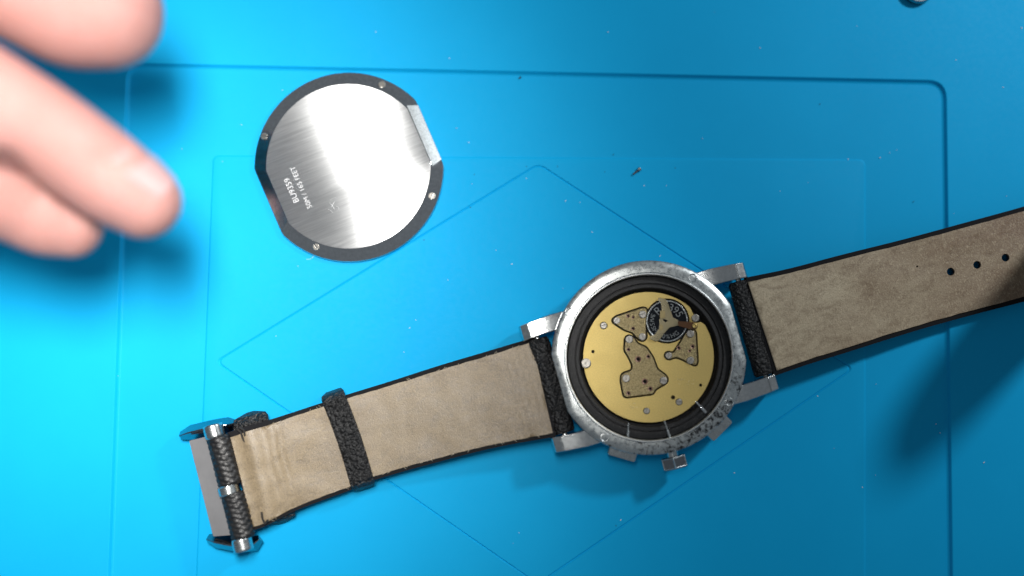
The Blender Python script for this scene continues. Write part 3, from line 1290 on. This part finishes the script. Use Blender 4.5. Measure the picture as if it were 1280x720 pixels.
# scratched milled facet along the upper flat
mb = MB()
fr = []
for (u, z) in ((110.4, .112), (109.4, .126), (98.2, .194), (97.2, .199)):
    fr.append([V3(*cb(u, v), .2, z) for v in (-37-(110.4-u)*.3, -12, 12, 37+(110.4-u)*.3)])
mb.loft(fr, cap0=False, cap1=False, closed=False)
mb.build('milled_facet', FACET, back, borg)
rd = Vector((-31, -72)).normalized()
for txt, c, size in (('BU9359', (364.8, 238.0), 7.9), ('50M / 165 FEET', (376.8, 234.3), 6.8)):
    me = text_mesh(txt, cm(size*1.32, .2), .0012)
    me.materials.clear()
    me.materials.append(ETCH)
    a = P(c[0], c[1], .2)
    b = P(c[0]+rd.x*10, c[1]+rd.y*10, .2)
    an = math.atan2(b.y-a.y, b.x-a.x)
    a.z = .2088
    o = link('engraved_text', me, face, a-borg, (0, 0, an))
    o['kind'] = 'stuff'
# the small engraved emblem (a generic crest of strokes)
mb = MB()
for (x0, y0), (x1, y1) in (((412, 254), (418, 262)), ((418, 252), (414, 259)), ((410, 262), (416, 266)), ((420, 258), (424, 262)), ((413, 250), (420, 247))):
    p, q = P(x0, y0, .2), P(x1, y1, .2)
    p.z = q.z = .2080
    mb.tube([p, (p+q)/2+Vector((.01, .01, 0)), q], .008, 5)
mb.build('engraved_emblem', m_plain('faint_etching', (.55, .56, .57), .5, .6), face, borg)['kind'] = 'stuff'

# ------------------------------------------------------------------ small loose parts on the mat
p = P(796, 214.5, 0)
ls = thing('loose_screw', p, 'tiny loose steel screw lying alone above the watch', 'screw')
dv = (P(800.5, 210.5, 0)-P(791.5, 218.0, 0))
dv.z = 0
ln = dv.length
dv.normalize()
sd = Vector((-dv.y, dv.x, 0))


def cyl(a, b, r0, r1, seg=12):
    rings = []
    for t, r in ((0, r0), (1, r1)):
        c = a+(b-a)*t
        rings.append([c+sd*(r*math.cos(q))+Vector((0, 0, r*math.sin(q))) for q in [2*math.pi*i/seg for i in range(seg)]])
    mb = MB()
    mb.loft(rings)
    return mb


c = p+Vector((0, 0, .05))
cyl(c-dv*ln*.55, c+dv*ln*.2, .022, .024).build('shank', BLACKSTEEL, ls, p)
cyl(c+dv*ln*.2, c+dv*ln*.45, .045, .045).build('screw_head', STEEL, ls, p)

p = P(1146, -14, Z_OUT)
rp = thing('round_metal_part', p, 'small round metal part with a domed centre at the top right edge of the mat', 'metal part')
mb = MB()
prof = [(19, 0), (20, .04), (20, .16), (18.5, .20)]
mb.loft([[V3(x, y, Z_OUT, Z_OUT+z) for x, y in circle(1146, -13.5, r, 32)] for r, z in prof], cap0=True, cap1=False)
mb.loft([[V3(x, y, Z_OUT, Z_OUT+z) for x, y in circle(1146, -13.5, r, 32)] for r, z in ((18.5, .20), (16, .20), (15, .15), (14, .15))], cap0=False, cap1=False)
ro = mb.build('metal_ring', BLACKSTEEL, rp, p)
mb = MB()
mb.loft([[V3(x, y, Z_OUT, Z_OUT+z) for x, y in circle(1146, -13.5, r, 32)] for r, z in ((14.8, .12), (14.8, .18), (13, .22), (4, .24))], cap0=True, cap1=True)
mb.build('domed_centre', m_plain('beige_metal', (.55, .50, .44), .3, .8), rp, p)

specks = [(562, 73), (590, 230), (571, 160), (878, 173), (833, 232), (805, 232), (1112, 191), (1100, 197), (975, 239), (1010, 228), (1195, 75), (1254, 109), (1277, 35), (707, 251), (725, 253),
          (825, 320), (658, 223), (586, 178), (512, 410), (505, 440), (1175, 541), (1170, 530), (1078, 609), (1095, 480), (1022, 495), (776, 650), (918, 591), (302, 156), (353, 113), (278, 202), (150, 104), (147, 470),
          (640, 330), (520, 400), (345, 420), (1230, 578), (1258, 245), (1060, 199), (620, 313), (740, 290), (560, 350), (760, 40), (950, 60), (470, 40)]
mb = MB()
for i, (x, y) in enumerate(specks+[(rnd.uniform(140, 1270), rnd.uniform(10, 700)) for _ in range(14)]):
    ox = Z_OUT if (y < 82+x*.02 or x > 1190 or x < 140) else .012
    c = P(x, y, ox+.008)
    a = rnd.uniform(0, 3.14)
    k = (.007 if i < len(specks) else .004)*rnd.uniform(.7, 1.5)
    u = Vector((math.cos(a), math.sin(a), .1))
    v = Vector((-u.y, u.x, .05))
    mb.box(c, u*k*rnd.uniform(1, 2.2), v*k*.8, Vector((0, 0, k*.6)))
for i in range(3):
    x, y = rnd.uniform(200, 1240), rnd.uniform(110, 690)
    a, b_ = rnd.uniform(0, 6.3), rnd.uniform(-.35, .35)
    pts = []
    for q in range(7):
        pts.append(P(x, y, .022))
        x, y = x+math.cos(a)*2.0, y+math.sin(a)*2.0
        a += b_
    mb.tube(pts, .0035, 4)
o = mb.build('lint', LINT)
o['kind'] = 'stuff'
mb = MB()
for i, (x, y) in enumerate([(650, 97), (1275, 164), (767, 193), (844, 210), (658, 208), (593, 218), (756, 215), (588, 259), (1142, 252), (697, 208), (770, 657), (1181, 139), (530, 300), (1025, 130)]):
    c = P(x, y, .02)
    a = rnd.uniform(0, 3.14)
    k = .008 if i else .018
    u = Vector((math.cos(a), math.sin(a), 0))
    mb.box(c, u*k*1.8, Vector((-u.y, u.x, 0))*k*.7, Vector((0, 0, k*.5)))
o = mb.build('crumbs', CRUMB)
o['kind'] = 'stuff'

# ------------------------------------------------------------------ the hand
horg = P(-120, 120, 0)
hand = thing('hand', horg, 'blurred bare hand reaching in over the mat with thumb and fingertips', 'hand')
parts = []


def ball_chain(pts, name='c'):
    """pts: (point, radius across, radius in height); closely spaced ellipsoids swept along a smooth path"""
    tab = []
    n = len(pts)
    rings = []
    sub = 10
    samples = []
    for i in range(n-1):
        for k in range(sub):
            t = k/sub
            p0 = pts[max(i-1, 0)]
            p1 = pts[i]
            p2 = pts[i+1]
            p3 = pts[min(i+2, n-1)]

            def cr(a, b, c, d): return .5*((2*b)+(c-a)*t+(2*a-5*b+4*c-d)*t*t+(3*b-a-3*c+d)*t**3)
            samples.append((cr(p0[0], p1[0], p2[0], p3[0]), cr(p0[1], p1[1], p2[1], p3[1])))
    samples.append((pts[-1][0], pts[-1][1]))
    # rounded tip
    d = (samples[-1][0]-samples[-2][0]).normalized()
    c, r = samples[-1]
    for k in range(1, 8):
        a = k/8*math.pi/2
        samples.append((c+d*(r*math.sin(a)*.95), r*math.cos(a)))
    mb = MB()
    seg = 24
    for i, (p, r) in enumerate(samples):
        dd = (samples[min(i+1, len(samples)-1)][0]-samples[max(i-1, 0)][0]).normalized()
        a = dd.cross(Vector((0, 0, 1))).normalized()
        b = a.cross(dd)
        rings.append([p+(a*math.cos(q)+b*(math.sin(q)*.94))*r for q in [2*math.pi*j/seg for j in range(seg)]])
    mb.loft(rings)
    return mb


ix = [(P(-330, -40, 5.6), 1.15), (P(-180, 20, 6.3), 1.02), (P(-75, 88, 6.2), .90), (P(-5, 131, 5.9), .88), (P(55, 165, 5.45), .84), (P(112, 205, 5.0), .83), (P(150, 232, 4.8), .79), (P(181, 253, 4.65), .69)]
md = [(P(-340, 60, 5.2), 1.15), (P(-190, 130, 5.8), 1.0), (P(-90, 190, 5.4), .90), (P(-25, 228, 4.9), .86), (P(30, 258, 4.45), .76), (P(62, 274, 4.25), .72), (P(90, 283, 4.1), .62)]
rg_ = [(P(-350, 160, 4.6), 1.05), (P(-230, 230, 5.0), .95), (P(-160, 270, 4.4), .85), (P(-110, 285, 3.6), .76), (P(-75, 285, 3.1), .66)]
pk = [(P(-370, 250, 4.2), .95), (P(-280, 300, 4.4), .82), (P(-220, 325, 3.8), .72), (P(-180, 330, 3.1), .62), (P(-150, 330, 2.7), .52)]
th = [(P(-420, -140, 5.0), 1.6), (P(-280, -115, 5.6), 1.45), (P(-150, -65, 5.7), 1.12), (P(-60, -42, 5.5), .93), (P(20, -16, 5.25), .98), (P(90, 9, 5.05), 1.10), (P(135, 16, 4.95), 1.04)]
palm = [(P(-640, 60, 4.2), 2.4), (P(-560, 60, 4.4), 2.5), (P(-460, 50, 4.6), 2.6), (P(-380, 50, 4.8), 2.2)]
wrist = [(P(-1250, 90, 3.6), 2.9), (P(-900, 70, 3.8), 2.6), (P(-640, 60, 4.2), 2.3)]
big = MB()
for chain in (ix, md, rg_, pk, th, palm, wrist):
    m_ = ball_chain(chain)
    big.add(m_.v, m_.f)
ho = big.build('skin_surface', SKIN, None)
rm = ho.modifiers.new('r', 'REMESH')
rm.mode = 'VOXEL'
rm.voxel_size = .085
sm = ho.modifiers.new('s', 'SMOOTH')
sm.factor = .5
sm.iterations = 6
dg = bpy.context.evaluated_depsgraph_get()
hm = bpy.data.meshes.new_from_object(ho.evaluated_get(dg))
bpy.data.objects.remove(ho)
hm.name = 'hand_skin'
# creases: press the surface in along short lines over the joints
nv = len(hm.vertices)
co = np.empty(nv*3, np.float32)
hm.vertices.foreach_get('co', co)
co = co.reshape(-1, 3)
no = np.empty(nv*3, np.float32)
hm.vertices.foreach_get('normal', no)
no = no.reshape(-1, 3)


def crease(a, b, depth, width):
    global co
    a, b = np.array(a), np.array(b)
    d = b-a
    t = np.clip(((co-a) @ d)/(d @ d), 0, 1)
    dist = np.linalg.norm(co-(a+t[:, None]*d), axis=1)
    co = co-no*(depth*np.exp(-(dist/width)**2))[:, None]


for a, b, dp, wd in ((P(82, 112, 6.2), P(120, 128, 5.7), .08, .09), (P(70, 120, 6.6), P(105, 140, 6.0), .07, .08), (P(120, 215, 5.85), P(162, 186, 5.3), .08, .09), (P(112, 205, 5.85), P(150, 178, 5.3), .05, .07),
                     (P(5, 200, 6.0), P(55, 230, 5.0), .14, .17), (P(36, 275, 5.2), P(58, 245, 5.1), .07, .08), (P(15, 45, 6.2), P(30, -5, 6.4), .07, .09), (P(28, 50, 6.2), P(44, 5, 6.3), .05, .08)):
    crease(a, b, dp, wd)
co -= np.array(horg, np.float32)
hm.vertices.foreach_set('co', co.astype(np.float32).ravel())
hm.update()
hm.polygons.foreach_set('use_smooth', [True]*len(hm.polygons))
hm.materials.clear()
hm.materials.append(SKIN)
link('skin', hm, hand)


def nail(center, fwd, up, length, width, name='fingernail'):
    fwd, up = fwd.normalized(), up.normalized()
    side = fwd.cross(up).normalized()
    up = side.cross(fwd).normalized()
    mb = MB()
    N, M = 10, 10
    vs, fs = [], []
    for lay in (0, -.035):
        for i in range(N+1):
            for j in range(M+1):
                s, t = i/N*2-1, j/M*2-1
                wd = width*(1-.16*max(0, s)**2-.25*max(0, -s-.4)**2)
                x = s*length+(-.10*length*t*t if s > 0 else .12*length*t*t)
                y = t*wd
                z = -.30*width*t*t-.10*length*s*s+lay
                vs.append(center+fwd*x+side*y+up*z)
    q = (N+1)*(M+1)
    for i in range(N):
        for j in range(M):
            a = i*(M+1)+j
            fs.append((a, a+1, a+M+2, a+M+1))
            fs.append((q+a, q+a+M+1, q+a+M+2, q+a+1))
    edge = [i*(M+1) for i in range(N+1)]+[N*(M+1)+j for j in range(1, M+1)]+[i*(M+1)+M for i in range(N-1, -1, -1)]+[j for j in range(M-1, 0, -1)]
    for i in range(len(edge)):
        a, b = edge[i], edge[(i+1) % len(edge)]
        fs.append((a, b, b+q, a+q))
    mb.add(vs, fs)
    return mb.build(name, NAIL, hand, horg, angle=60)


fw = P(185, 256, 4.6)-P(130, 215, 4.9)
up = Vector((.58, .52, .50))
c_i = P(162, 239, 4.72)
nail(c_i+up.normalized()*.75, fw, up, .55, .46)
